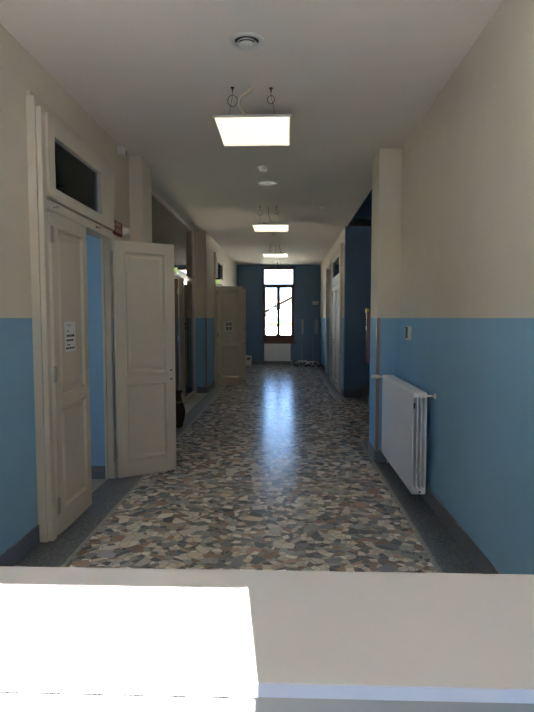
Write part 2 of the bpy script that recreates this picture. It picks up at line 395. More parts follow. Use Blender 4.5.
def hinge_mb(M, z, s=1):
    m = MB(M)
    m.cyl((-.006, s * .028, z - .045), (-.006, s * .028, z + .045), .009, 10)
    for k in (-1, 1): m.lathe((-.006, s * .028, z + k * .045), [(.009, 0), (.011, k * .004), (.006, k * .012), (0, k * .016)], seg=10)
    m.box(-.002, .03, s * .0225, s * .026, z - .045, z + .045)
    return m

# near left double door ----------------------------------------------------
d1 = thing('door_1', (XL, (D1a + D1b) / 2, 0), 'tall taupe double door with glazed transom in the near left wall, one leaf standing open', 'door', kind='structure')
m = MB()
x1, x2 = -1.60, -1.568
m.box(XL - .01, x1, 3.572, 3.60, 0, 2.91, .003); m.box(XL - .01, -1.635, D1b + .055, D1b + .08, 0, 2.91, .003)
m.box(XL - .01, -1.625, 3.572, D1b + .08, 2.91, 2.945, .003)
m.box(XL - .045, x2, 3.592, 3.652, 0, 2.85, .004); m.box(XL - .045, -1.605, D1b, D1b + .06, 0, 2.85, .004)
m.box(XL - .045, -1.605, 3.592, D1b + .06, 2.85, 2.912, .004)
m.box(XL - .008, x1 + .006, 3.568, 3.604, 0, .16, .003); m.box(XL - .008, x2 + .006, 3.588, 3.649, 0, .16, .003)
m.box(XL - .008, -1.598, D1b - .003, D1b + .064, 0, .16, .003)
m.box(-1.675, XL, D1a, D1a + .03, 0, DH); m.box(-1.675, XL, D1b - .03, D1b, 0, DH)
m.box(-1.70, -1.572, D1a, D1b, 2.215, 2.285, .004)
m.build('door_frame', M_DOOR, d1)
m = MB()
ty0, ty1, tz0, tz1 = D1a + .012, D1b - .01, 2.29, 2.838
gy0, gy1, gz0, gz1 = 3.77, 4.715, 2.372, 2.715
X0, X1 = -1.62, -1.556
m.box(X0, X1, ty0, gy0, tz0, tz1, .004); m.box(X0, X1, gy1, ty1, tz0, tz1, .004); m.box(X0, X1, gy0, gy1, tz0, gz0, .004); m.box(X0, X1, gy0, gy1, gz1, tz1, .004)
tr = m.build('transom_sash', M_DOOR, d1)
m = MB(); m.box(-1.597, -1.592, gy0 - .01, gy1 + .01, gz0 - .01, gz1 + .01); m.build('glass_pane', M_TGLASS, tr)
m = MB()
for yy in (3.75, 4.60): m.lathe((-1.570, yy, 2.25), [(.012, 0), (.012, .006), (.006, .008), (.006, .02), (.013, .026), (.010, .036), (0, .038)], 'X', 14)
m.build('latch_knobs', M_CHROME, tr)
LW = .648
def door_leaf(parent, hx, hy, ang, wd, hs, keys=False, handle=None):
    M = leaf_M(hx, hy, ang)
    lf = leaf_mb(wd, 2.19, M).build('door_leaf', M_DOOR, parent)
    for z in (.21, 1.11, 2.04): hinge_mb(M, z, hs).build('hinge', M_STEEL, lf)
    if keys:
        k = MB(M)
        for z in (.90, .985): k.cyl((wd - .045, -.026, z), (wd - .045, .026, z), .009, 14)
        k.build('handle_hole', M_DARK, lf)
    return lf
near = door_leaf(d1, -1.5725, 3.662, 90.0, LW, -1)
far = door_leaf(d1, -1.565, 5.035, 35.0, .582, 1, keys=True)
# notice taped to the near leaf: it stays on the leaf, a loose sheet of its own
Mn = leaf_M(-1.5725, 3.662, 90.0)
nb = MB(Mn); nb.box(.165, .365, -.0275, -.0268, 1.25, 1.462)
note = tag(nb.build('paper_notice', M_PAPER), 'white printed notice taped to the near closed door leaf on the left', 'notice')
nb = MB(Mn)
rows = [(1.437, .007, [(.20, .012), (.24, .03)]), (1.395, .01, [(.215, .02)]), (1.362, .016, [(.20, .022), (.228, .02), (.254, .018), (.278, .014), (.298, .04)]),
        (1.33, .013, [(.195, .018), (.218, .03), (.254, .022), (.282, .035)]), (1.298, .010, [(.20, .01), (.225, .03)]), (1.274, .012, [(.185, .03), (.222, .02), (.25, .03), (.286, .02), (.312, .03)])]
for z, hh, ws in rows:
    for x, ww in ws:
        nb = MB(Mn); nb.box(x, x + ww, -.0281, -.0275, z - hh / 2, z + hh / 2); nb.build('printed_word', M_INK, note)

# distant left double door ---------------------------------------------------
d2 = thing('door_2', (-1.575, (D2a + D2b) / 2, 0), 'distant left double door with glazed transom and both leaves folded out', 'door', kind='structure')
m = MB()
for a, b in ((D2a - .11, D2a), (D2b, D2b + .11)): m.box(-1.575, -1.53, a, b, 0, 2.93, .005)
m.box(-1.575, -1.53, D2a, D2b, 2.84, 2.93, .005); m.box(-1.64, -1.54, D2a, D2b, 2.215, 2.285)
m.build('door_frame', M_DOOR, d2)
m = MB()
m.box(-1.58, -1.52, D2a + .01, D2a + .12, 2.29, 2.84); m.box(-1.58, -1.52, D2b - .12, D2b - .01, 2.29, 2.84); m.box(-1.58, -1.52, D2a + .12, D2b - .12, 2.29, 2.40); m.box(-1.58, -1.52, D2a + .12, D2b - .12, 2.745, 2.84)
tr = m.build('transom_sash', M_DOOR, d2)
m = MB(); m.box(-1.555, -1.55, D2a + .11, D2b - .11, 2.39, 2.755); m.build('glass_pane', M_TGLASS, tr)
l3 = door_leaf(d2, -1.525, D2a + .02, 9.0, .575, -1)
l4 = door_leaf(d2, -1.53, D2b - .02, 6.0, .55, 1)
M4 = leaf_M(-1.53, D2b - .02, 6.0)
m = MB(M4)
for z in (1.22, .88):
    for s in (-1, 1):
        m.lathe((.52, s * .022, z), [(.02, 0), (.02, s * .004), (.008, s * .006), (.008, s * .04), (.024, s * .05), (.02, s * .062), (0, s * .066)], 'Y', 14)
m.build('door_knob', M_CHROME, l4)
M3 = leaf_M(-1.525, D2a + .02, 9.0)
nb = MB(M3); nb.box(.175, .335, -.0275, -.0268, 1.20, 1.41)
note2 = tag(nb.build('paper_notice', M_PAPER), 'pale notice of four blocks on the distant open left door leaf', 'notice')
nb = MB(M3)
for i in (0, 1):
    for j in (0, 1):
        x = .19 + .07 * i; z = 1.22 + .095 * j
        nb.box(x, x + .058, -.0281, -.0275, z, z + .075)
nb.build('printed_blocks', M_GREYP, note2)

# far right double door, closed ------------------------------------------------
d3 = thing('door_3', (1.1, (D3a + D3b) / 2, 0), 'closed pale double door with glazed transom in the far right wall', 'door', kind='structure')
m = MB()
for a, b in ((D3a - .13, D3a), (D3b, D3b + .13)): m.box(1.05, 1.1, a, b, 0, 2.95, .005)
m.box(1.05, 1.1, D3a, D3b, 2.84, 2.95, .005); m.box(1.06, 1.16, D3a, D3b, 2.215, 2.285)
m.build('door_frame', M_DOOR, d3)
m = MB()
m.box(1.06, 1.12, D3a + .01, D3a + .2, 2.29, 2.84); m.box(1.06, 1.12, D3b - .2, D3b - .01, 2.29, 2.84); m.box(1.06, 1.12, D3a + .2, D3b - .2, 2.29, 2.40); m.box(1.06, 1.12, D3a + .2, D3b - .2, 2.745, 2.84)
tr = m.build('transom_sash', M_DOOR, d3)
m = MB(); m.box(1.088, 1.093, D3a + .19, D3b - .19, 2.39, 2.755); m.build('glass_pane', M_TGLASS, tr)
half = (D3b - D3a) / 2
l5 = door_leaf(d3, 1.085, D3a + .01, 90, half - .012, 1)
l6 = door_leaf(d3, 1.085, D3b - .01, -90, half - .012, -1)
m = MB()
hy = D3a + half + .07
m.box(1.054, 1.062, hy - .02, hy + .02, .85, 1.06, .003); m.cyl((1.06, hy, .98), (1.01, hy, .98), .009, 12); m.tube([(1.012, hy, .98), (1.008, hy + .04, .98), (1.008, hy + .13, .978)], .009, 12)
m.build('door_handle', M_CHROME, l6)

# far right doorway -----------------------------------------------------------
m = MB()
for a, b in ((A3a - .08, A3a), (A3b, A3b + .08)): m.box(1.07, 1.1, a, b, 0, 2.88, .004)
m.box(1.07, 1.1, A3a, A3b, 2.8, 2.88, .004)
struct(m.build('trim_3', M_DOOR, org=O), 'pale casing around the dark doorway at far right', 'trim')

# ------------------------------------------------------------------ glazed partition (left)
gp = thing('glazed_partition', (-1.77, 8.6, 0), 'tall glazed partition in bronze-grey frame between the left pilasters', 'partition')
m = MB(); PX0, PX1 = -1.815, -1.735
m.box(PX0 + .03, PX1 - .03, 6.30, 10.62, 3.13, 3.2); m.build('top_rail', M_TAUPEF, gp)
m = MB(); m.box(PX0 + .02, PX1 - .02, 6.30, 10.62, 2.17, 2.235, .003); m.build('transom_rail', M_TAUPEF, gp)
m = MB(); m.box(PX0, PX1, 6.36, 8.24, 0, .1, .003); m.box(PX0, PX1, 9.46, 10.56, 0, .1, .003); m.build('bottom_rail', M_TAUPEF, gp)
for y in (6.30, 8.24, 9.40, 10.56):
    for za, zb in ((0, 2.17), (2.235, 3.13)):
        if zb > 3 and y in (8.24, 9.40): continue
        m = MB(); m.box(PX0, PX1, y, y + .06, za, zb, .003); m.build('post', M_TAUPEF, gp)
for a, b in ((6.36, 8.24), (9.46, 10.56)):
    m = MB(); m.box(-1.778, -1.772, a, b, .1, 2.17); m.build('glass_pane', M_GLASS, gp)
for a, b in ((6.36, 10.56),):
    m = MB(); m.box(-1.778, -1.772, a, b, 2.235, 3.13); m.build('upper_glass_pane', M_GLASS, gp)
# its door, swung inwards, a brown edge showing
Mg = Matrix.Translation((-1.83, 9.37, 0)) @ Matrix.Rotation(math.radians(-14), 4, 'Z')
m = MB(Mg)
m.box(-.87, 0, -.022, .022, .02, .14, .003); m.box(-.87, 0, -.022, .022, 2.05, 2.16, .003); m.box(-.10, 0, -.022, .022, .14, 2.05, .003); m.box(-.87, -.77, -.022, .022, .14, 2.05, .003)
gd = m.build('door_leaf', M_BROWN, gp)
m = MB(Mg); m.box(-.77, -.10, -.003, .003, .14, 2.05); m.build('door_glass', M_GLASS, gd)
m = MB()
for z in (.3, 1.15, 1.95): m.cyl((-1.822, 9.335, z - .05), (-1.822, 9.335, z + .05), .009, 10)
m.build('hinge', M_STEEL, gd)

# window builder; side-room and narrow rear windows are added for light
def window(name, x0, x1, y, z0, z1, depth, mat, label, mull=True, axis='Y', transom=None, st=.06):
    r = thing(name, ((x0 + x1) / 2, y, z0) if axis == 'Y' else (y, (x0 + x1) / 2, z0), label, 'window', kind='structure')
    def bx(m, a, b, c0, c1, d0=0, d1=depth, bev=.004):
        if axis == 'Y': m.box(a, b, y + d0, y + d1, c0, c1, bev)
        else: m.box(y + d0, y + d1, a, b, c0, c1, bev)
    m = MB(); bx(m, x0, x0 + st, z0, z1); bx(m, x1 - st, x1, z0, z1); bx(m, x0 + st, x1 - st, z0, z0 + st); bx(m, x0 + st, x1 - st, z1 - st, z1)
    xm = (x0 + x1) / 2
    if mull: bx(m, xm - st / 2, xm + st / 2, z0 + st, z1 - st)
    m.build('window_frame', mat, r)
    m = MB(); bx(m, x0 + st, x1 - st, z0 + st, z1 - st, depth / 2 - .003, depth / 2 + .003, 0); m.build('glass_pane', M_GLASS, r)
    return r
window('fill_window_1', 8.2, 9.8, -5.17, .9, 2.6, .06, M_WHITE, 'unseen window added to light the room behind the glazed partition', axis='X')  # added out of view so daylight brightens the glazed room
window('fill_window_4', 2.0, 3.2, -5.17, .9, 2.7, .06, M_WHITE, 'unseen window added to light the room behind the near left double door', axis='X')  # unseen, put in to light the blue reveal and room
window('fill_window_5', .72, 1.14, YB - .08, RZ0, RZ1, .06, M_WHITE, 'narrow unseen window added behind the counter to light the left wall', mull=False, st=.05)  # extra rear opening added to lift the light on the left wall
window('window_2', RX0 + .002, RX1 + .0, YB - .08, RZ0, RZ1, .06, M_WHITE, 'wide white framed window letting sun onto the reception counter', st=.05)

# ------------------------------------------------------------------ end window
w3 = thing('window_3', (-.24, YE, WZ0), 'tall bright end window with dark brown frame, transom and two casements', 'window', kind='structure')
m = MB(); y0, y1 = YE + .20, YE + .28
fx0, fx1 = -.745, .255
m.box(WX0, fx0, y0 + .02, YE + .3, WZ0, WZ1); m.box(fx1, WX1, y0 + .02, YE + .3, WZ0, WZ1)
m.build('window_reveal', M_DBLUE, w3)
m = MB()
m.box(fx0, fx0 + .04, y0, y1, WZ0, WZ1, .004); m.box(fx1 - .04, fx1, y0, y1, WZ0, WZ1, .004); m.box(fx0 + .04, fx1 - .04, y0, y1, 3.06, WZ1, .004)
m.box(fx0 + .04, fx1 - .04, y0 - .01, y1, 2.53, 2.60, .004); m.box(fx0 + .04, fx1 - .04, y0, y1, WZ0, .86, .004)
m.build('window_frame', M_WOOD, w3)
for a, b in ((fx0 + .04, -.2475), (-.2475, fx1 - .04)):
    m = MB(); s = .055
    ia, ib = (a + .045, b - s) if a < -.5 else (a + s, b - .045)
    m.box(a, ia, y0 + .01, y1 - .01, .86, 2.53, .004); m.box(ib, b, y0 + .01, y1 - .01, .86, 2.53, .004)
    m.box(ia, ib, y0 + .01, y1 - .01, .86, .955, .004); m.box(ia, ib, y0 + .01, y1 - .01, 2.47, 2.53, .004)
    sh = m.build('casement', M_WOOD, w3)
    m = MB(); m.box(ia, ib, y0 + .04, y0 + .046, .955, 2.47); m.build('glass_pane', M_GLASS, sh)
m = MB(); m.box(fx0 + .04, fx1 - .04, y0 + .04, y0 + .046, 2.60, 3.06); m.build('transom_glass', M_GLASS, w3)
m = MB(); m.box(-.255, -.238, y0 - .012, y0 + .01, 1.55, 1.66, .003); m.cyl((-.247, y0 - .012, 1.62), (-.247, y0 - .045, 1.62), .007, 10); m.box(-.256, -.238, y0 - .055, y0 - .04, 1.50, 1.63, .004); m.build('window_handle', M_STEEL, w3)
m = MB(); m.box(-.82, .335, YE - .05, YE + .22, .685, .722, .006); m.build('window_sill', M_WOOD, w3)

# ------------------------------------------------------------------ radiators
def section_mb(axis, u, v0, v1, z0, z1, pitch, n, gap):
    """One column section: u start along the wall, v0 room side, v1 wall side."""
    m = MB()
    def bx(ua, ub, va, vb, za, zb, bev):
        if axis == 'Y': m.box(va, vb, ua, ub, za, zb, bev)
        else: m.box(ua, ub, va, vb, za, zb, bev)
    dv = (v1 - v0) / n
    for i in range(n):
        a = v0 + dv * i
        bx(u + pitch * .04, u + pitch * .96, a, a + dv - gap, z0 + .012, z1 - .012, .005)
    bx(u, u + pitch, v0 + .003, v1 - .003 - gap, z0, z0 + .045, .008)
    bx(u, u + pitch, v0 + .003, v1 - .003 - gap, z1 - .045, z1, .008)
    return m
def radiator(name, loc, label, axis, u0, count, pitch, v0, v1, z0, z1, n, gap):
    r = thing(name, loc, label, 'radiator')
    first = section_mb(axis, u0, v0, v1, z0, z1, pitch, n, gap).build('section', M_RAD, r)
    for i in range(1, count):
        c_ = first.copy(); COL.objects.link(c_); c_.parent = r
        c_.location = (0, pitch * i, 0) if axis == 'Y' else (pitch * i, 0, 0)
        ORG[c_.name] = ORG[first.name]
    return r
r1 = radiator('wall_mounted_radiator', (1.04, 4.98, .12), 'white column radiator hung low on the near right wall', 'Y', 4.30, 30, .0455, .982, 1.112, .12, .925, 4, .017)
m = MB(); m.cyl((1.06, 4.315, .895), (1.150, 4.315, .895), .008, 12); m.lathe((1.16, 4.315, .895), [(0, -.014), (.014, -.012), (.024, -.004), (.024, 0)], 'X', 18); m.build('wall_fixing', M_RAD, r1)
m = MB(); m.lathe((1.045, 4.30, .897), [(0, -.016), (.016, -.015), (.02, -.008), (.02, .0)], 'Y', 18); m.build('end_plug', M_RAD, r1); m = MB(); m.lathe((1.045, 4.30, .144), [(0, -.012), (.014, -.011), (.018, 0)], 'Y', 18); m.build('end_plug', M_RAD, r1)
m = MB(); m.lathe((1.045, 4.287, .144), [(0, -.004), (.008, -.003), (.008, .0)], 'Y', 12); m.build('drain_plug', M_DARK, r1); m = MB(); m.box(.990, 1.0, 4.297, 4.302, .80, .845, .001); m.build('bleed_screw', M_DARK, r1)
m = MB(); m.cyl((1.05, 5.665, .9), (1.05, 5.70, .9), .016, 14); m.cyl((1.05, 5.695, .9), (.95, 5.695, .9), .012, 14)
m.lathe((.95, 5.695, .9), [(0, -.075), (.017, -.074), (.02, -.06), (.022, -.02), (.018, 0), (.012, .01)], 'X', 18); m.cyl((1.05, 5.69, .9), (1.05, 5.69, .0), .008, 10); m.build('thermostatic_valve', M_PLAST, r1)
r2 = radiator('wall_mounted_radiator', (-.277, 17.78, .12), 'white column radiator under the tall end window', 'X', -.70, 19, .0446, 17.74, 17.84, .12, .68, 3, .012)
m = MB(); m.cyl((.147, 17.79, .155), (.175, 17.79, .155), .012, 12); m.cyl((.175, 17.79, .155), (.175, 17.79, 0), .008, 10); m.build('pipe', M_RAD, r2)
m = MB(); m.cyl((.147, 17.79, .65), (.165, 17.79, .65), .014, 12); m.build('end_plug', M_RAD, r2)
for x in (-.5, -.05):
    m = MB(); m.cyl((x, 17.79, .60), (x, 17.88, .60), .008, 8); m.build('wall_fixing', M_RAD, r2)

# ------------------------------------------------------------------ thermostat
th = thing('wall_mounted_thermostat', (XR, 5.24, 1.29), 'small white thermostat with dark display above the near radiator', 'thermostat')
m = MB(); m.box(XR - .012, XR, 5.28, 5.42, 1.315, 1.40, .003); m.build('back_plate', M_PLAST, th)
m = MB(); m.box(XR - .036, XR, 5.17, 5.275, 1.295, 1.425, .005); m.build('body', M_PLAST, th)
m = MB(); m.box(XR - .0385, XR - .035, 5.178, 5.267, 1.315, 1.418, .001); m.build('display', M_DARK, th)

# ------------------------------------------------------------------ ceiling lights
def square_light(yn, yf, hooks, label, conduit=False):
    X0, X1, Z = -.562, .036, 3.02
    L_ = thing('ceiling_light_panel', ((X0 + X1) / 2, (yn + yf) / 2, Z), label, 'ceiling light', 'suspended square light panels along the corridor')
    m = MB(); fr = .014
    m.box(X0, X1, yn, yn + fr, Z, Z + .018, .002); m.box(X0, X1, yf - fr, yf, Z, Z + .018, .002); m.box(X0, X0 + fr, yn + fr, yf - fr, Z, Z + .018, .002); m.box(X1 - fr, X1, yn + fr, yf - fr, Z, Z + .018, .002)
    m.box(X0 + fr, X1 - fr, yn + fr, yf - fr, Z + .012, Z + .018)
    m.build('panel_frame', M_WHITE, L_)
    m = MB(); m.box(X0 + fr, X1 - fr, yn + fr, yf - fr, Z + .003, Z + .009); m.build('diffuser', M_LED, L_)
    m = MB(); m.box(-.32, -.06, yn + .1, yn + .2, Z + .019, Z + .05, .004); m.build('driver_box', M_PLAST, L_)
    for i, (hx, hy) in enumerate(hooks):
        m = MB()
        m.lathe((hx, hy, ZC), [(.014, 0), (.014, -.006), (.006, -.012), (.004, -.03), (0, -.031)], seg=12)
        tx = X0 + .12 if hx < -.25 else X1 - .12; ty = yn + .05 if hy < (yn + yf) / 2 else yf - .05
        m.tube([(hx, hy, ZC - .03), (hx, hy, ZC - .055)], .002, 6)
        rr = .036 if i % 2 == 0 else .026
        loop = [(hx + rr * math.sin(q / 16 * 2 * math.pi), hy + .002 * q / 16, ZC - .055 - rr * 1.15 + rr * 1.15 * math.cos(q / 16 * 2 * math.pi)) for q in range(17)]
        m.tube(loop, .0025, 6)
        m.tube([(hx, hy, ZC - .055), (tx, ty, Z + .018)], .0015, 6)
        m.build('suspension_cable', M_CABLE, L_)
    if conduit:
        m = MB()
        P = [Vector((-.247, 4.20, 3.2)), Vector((-.27, 4.20, 3.17)), Vector((-.335, 4.21, 3.13)), Vector((-.352, 4.23, 3.08)), Vector((-.335, 4.27, 3.05)), Vector((-.30, 4.36, 3.042)), Vector((-.27, 4.42, 3.042))]
        pts = []
        for i in range(len(P) - 1):
            p0, p1, p2, p3 = P[max(i - 1, 0)], P[i], P[i + 1], P[min(i + 2, len(P) - 1)]
            for k in range(6):
                u = k / 6; pts.append(.5 * ((2 * p1) + (p2 - p0) * u + (2 * p0 - 5 * p1 + 4 * p2 - p3) * u * u + (3 * p1 - p0 - 3 * p2 + p3) * u ** 3))
        m.tube(pts + [P[-1]], .012, 10); m.build('conduit', M_COND, L_)
    else:
        m = MB(); m.tube([(hooks[0][0] + .13, hooks[0][1], ZC), (hooks[0][0] + .12, hooks[0][1] + .1, ZC - .08), (-.25, yn + .15, Z + .05)], .004, 8); m.build('power_cable', M_CABLE, L_)
square_light(4.31, 5.03, [(-.40, 4.215), (-.115, 4.235), (-.40, 5.1), (-.115, 5.1)], 'nearest and largest suspended square light panel with ivory conduit on top', True)
square_light(9.20, 9.93, [(-.40, 8.6), (-.15, 8.6), (-.40, 10.1), (-.15, 10.1)], 'second suspended square light panel from the counter, mid corridor')
square_light(13.32, 14.05, [(-.37, 13.1), (-.16, 13.1), (-.40, 14.3), (-.15, 14.3)], 'most distant suspended square light panel, near the end window')
for hx in (-.37, -.157):
    m = MB(); m.lathe((hx, 17.04, ZC), [(.02, 0), (.02, -.008), (.006, -.016), (.005, -.05), (.012, -.06), (0, -.064)], seg=12); m.tube([(hx, 17.04, ZC - .05), (hx - .02, 17.04, ZC - .1)], .003, 6)
    tag(m.build('ceiling_hook', M_STEEL), 'bare ceiling hook before the end window, ' + ('on its left' if hx < -.3 else 'on its right'), 'hook', 'bare ceiling hooks before the end window')
m = MB(); m.tube([(-.26, 17.04, ZC), (-.265, 17.03, ZC - .06), (-.255, 17.05, ZC - .13), (-.275, 17.04, ZC - .17)], .006, 8)
tag(m.build('ceiling_cable_hanging', M_DARK), 'short dark cable dangling between ceiling hooks above the end window', 'cable')

# ------------------------------------------------------------------ ceiling fittings
v = thing('ceiling_vent', (-.245, 3.53, ZC), 'round white ceiling air diffuser nearest the counter', 'vent')
m = MB(); m.lathe((-.245, 3.53, ZC), [(.075, -.004), (.082, -.012), (.10, -.010), (.108, -.003), (.108, 0)], seg=40); m.build('rim', M_WHITE, v)
m = MB(); m.lathe((-.245, 3.53, ZC), [(.074, -.001), (0, -.001)], seg=32); m.build('throat', M_DARK, v)
m = MB(); m.lathe((-.245, 3.53, ZC), [(.048, -.004), (.066, -.022), (.068, -.022), (.05, -.002)], seg=36); m.build('cone_ring', M_WHITE, v)
m = MB(); m.lathe((-.245, 3.53, ZC), [(0, -.034), (.03, -.032), (.05, -.024), (.05, -.021), (.0, -.01)], seg=36); m.build('centre_disc', M_WHITE, v)
v = thing('ceiling_vent', (-.235, 7.13, ZC), 'shallow round ceiling vent between the first two light panels', 'vent')
m = MB(); m.lathe((-.235, 7.13, ZC), [(.095, -.003), (.10, -.014), (.118, -.012), (.125, -.002), (.125, 0)], seg=36); m.build('rim', M_WHITE, v)
m = MB(); m.lathe((-.235, 7.13, ZC), [(.094, -.004), (0, -.006)], seg=32); m.build('grille', M_GREYP, v)
def detector(x, y, label, s=1.0):
    d = thing('smoke_detector', (x, y, ZC), label, 'smoke detector')
    m = MB(); m.lathe((x, y, ZC), [(.055 * s, 0), (.055 * s, -.016 * s), (.046 * s, -.02 * s)], seg=24); m.build('base', M_PLAST, d)
    m = MB(); m.lathe((x, y, ZC), [(.044 * s, -.018 * s), (.044 * s, -.034 * s), (.036 * s, -.048 * s), (.0, -.052 * s)], seg=24); m.build('sensor_head', M_PLAST, d)
detector(-.264, 6.39, 'smoke detector between nearest light panel and shallow round vent', 1.0)
detector(.548, 8.68, 'small smoke detector alone on the ceiling towards the right wall', .9)
detector(-.277, 11.33, 'smoke detector just past the second light panel', 1.1)

# ------------------------------------------------------------------ left wall fittings
al = thing('wall_mounted_alarm_sign', (XL, 5.4, 2.30), 'red lettered fire alarm sign with round white beacon beside the near left door', 'alarm')
m = MB(); m.box(XL, XL + .03, 5.165, 5.53, 2.30, 2.43, .004); m.build('sign_box', M_RED, al)
for txt, z in (('ALLARME', 2.395), ('INCENDIO', 2.342)):
    Mt = Matrix.Translation((XL + .0305, 5.345, z)) @ Matrix(((0, 0, 1, 0), (1, 0, 0, 0), (0, 1, 0, 0), (0, 0, 0, 1)))
    text_mb(txt, .062, Mt).build('lettering', M_REDT, al)
m = MB(); m.lathe((XL, 5.60, 2.365), [(.05, 0), (.05, .03), (.042, .034), (.042, .06), (.03, .08), (0, .085)], 'X', 24); m.build('beacon', M_PLAST, al)
s = thing('wall_mounted_motion_sensor', (XL, 5.60, 3.12), 'small white motion sensor high on left wall above the alarm sign', 'sensor')
m = MB(); m.box(XL, XL + .05, 5.50, 5.62, 3.105, 3.185, .006); m.build('body', M_WHITE, s)
m = MB(); m.lathe((XL + .02, 5.655, 3.155), [(.03, -.03), (.034, 0), (.028, .02), (.012, .032), (0, .034)], 'X', 18); m.build('lens', M_GREYP, s)

def exit_sign(x0, x1, y, z0, z1, label):
    e = thing('exit_sign_lamp', ((x0 + x1) / 2, y, z0), label, 'exit sign')
    m = MB(); m.box(x0 - .004, x1 + .004, y - .02, y + .02, z1, z1 + .03, .003); m.build('mount_bracket', M_DARK, e)
    m = MB(); m.box(x0, x1, y - .012, y + .012, z0, z1, .004); m.build('sign_panel', M_EXIT, e)
exit_sign(-1.92, -1.735, 8.85, 2.20, 2.30, 'glowing green exit sign on the glazed partition')
exit_sign(-1.53, -1.44, 12.12, 2.245, 2.335, 'small glowing green exit sign above the distant left door leaf')

# tall dark vase behind the open leaf
va = thing('floor_vase', (-1.505, 7.55, 0), 'dark brown glazed floor vase behind the open left door leaf', 'vase')
m = MB()
pr = [(0, 0), (.075, 0), (.08, .012), (.085, .03), (.105, .11), (.118, .19), (.112, .26), (.085, .34), (.066, .40), (.064, .44), (.078, .475), (.092, .49), (.094, .497), (.086, .497), (.072, .475), (.056, .43), (.058, .36), (.09, .24), (.08, .06), (0, .04)]
m.lathe((-1.505, 7.55, 0), pr, seg=36); m.build('body', M_VASE, va)
m = MB(); m.lathe((-1.505, 7.55, 0), [(.0825, .335), (.089, .342), (.0865, .352), (.0785, .36)], seg=36); m.build('neck_band', M_BROWN, va)

# ------------------------------------------------------------------ far end fittings
bx_ = thing('cardboard_carton', (-1.2, 17.5, 0), 'white carton with dark print on floor beyond the distant left door', 'box')
m = MB(); m.box(-1.315, -1.095, 17.42, 17.62, 0, .315, .004); m.build('body', M_BUFF, bx_)
m = MB(); m.box(-1.225, -1.125, 17.417, 17.4205, .18, .265); m.box(-1.29, -1.23, 17.417, 17.4205, .20, .225); m.build('dark_print', M_GREYP, bx_)
m = MB(); m.box(-1.316, -1.094, 17.5, 17.54, .3145, .3165); m.build('tape', M_GUARD, bx_)

def stand(x, y, plates, label, rot):
    st_ = thing('wheeled_stand', (x, y, 0), label, 'stand', 'chrome wheeled stands by the end wall')
    m = MB(); m.lathe((x, y, .13), [(0, .05), (.03, .048), (.04, .03), (.04, 0), (.03, -.012), (0, -.014)], seg=18); m.build('hub', M_BRIGHT, st_)
    for k in range(5):
        a = rot + k * 2 * math.pi / 5; d = Vector((math.cos(a), math.sin(a), 0)); p = Vector((x, y, 0))
        m = MB(); m.tube([p + d * .03 + Vector((0, 0, .152)), p + d * .10 + Vector((0, 0, .165)), p + d * .18 + Vector((0, 0, .13)), p + d * .225 + Vector((0, 0, .06))], .016, 10, r1=.011)
        lg = m.build('leg', M_BRIGHT, st_)
        n_ = Vector((-d.y, d.x, 0)); q = p + d * .225 + Vector((0, 0, .03))
        m = MB(); m.cyl(q - n_ * .018, q - n_ * .005, .03, 16); m.cyl(q + n_ * .005, q + n_ * .018, .03, 16); m.cyl(q - n_ * .02, q + n_ * .02, .008, 8); m.build('castor', M_DARK, lg)
    m = MB(); m.cyl((x, y, .16), (x, y, .85), .010, 14); m.cyl((x, y, .84), (x, y, 1.46), .007, 14); m.lathe((x, y, .83), [(.013, 0), (.019, .005), (.019, .03), (.009, .036)], seg=14); m.build('pole', M_STEEL, st_)
    for dx, z0, z1, wd in plates:
        m = MB(); m.box(x + dx - wd / 2, x + dx + wd / 2, y - .03, y - .012, z0, z1, .005); m.build('upright_plate', M_STAND, st_)
    m = MB(); m.lathe((x, y, 1.46), [(.014, 0), (.016, .01), (.01, .02), (0, .022)], seg=12); m.build('cap', M_DARK, st_)
stand(.515, 17.38, [(0, .99, 1.46, .055)], 'wheeled chrome stand nearest the window radiator, single pale upright plate', .3)
stand(.835, 17.1, [(.062, 1.0, 1.45, .034), (.118, 1.0, 1.45, .034)], 'wheeled chrome stand near the far right wall, pair of pale upright plates', .8)
lamp = thing('wall_mounted_lamp', (.935, YE, 1.92), 'small white oblong emergency lamp on the blue wall right of the window', 'lamp')
m = MB(); m.box(.84, 1.03, YE - .02, YE, 1.925, 2.035, .008); m.build('housing', M_PLAST, lamp)
m = MB(); m.box(.855, 1.015, YE - .045, YE - .018, 1.94, 2.02, .012); m.build('cover', M_WHITE, lamp)

# red hose cabinet on the hidden return of the right pilaster
hc = thing('wall_mounted_hose_cabinet', (1.2, 6.3, 1.0), 'red fire hose cabinet just behind the right pilaster', 'cabinet')
m = MB(); m.box(.93, 1.48, 6.2, 6.40, .99, 1.57, .006); m.build('body', M_DRED, hc)
m = MB(); m.box(.925, 1.485, 6.40, 6.45, .985, 1.575, .004); cd = m.build('door', M_DARK, hc)
m = MB(); m.box(.985, 1.45, 6.448, 6.454, 1.02, 1.53); m.build('door_pane', M_DRED, cd)
m = MB(); m.box(.918, .926, 6.405, 6.445, 1.36, 1.41, .002); m.build('latch', M_PLAST, cd)
m = MB(); m.box(.915, .95, 6.42, 6.46, 1.56, 1.61, .003); m.build('sign_plate', M_YELL, hc)

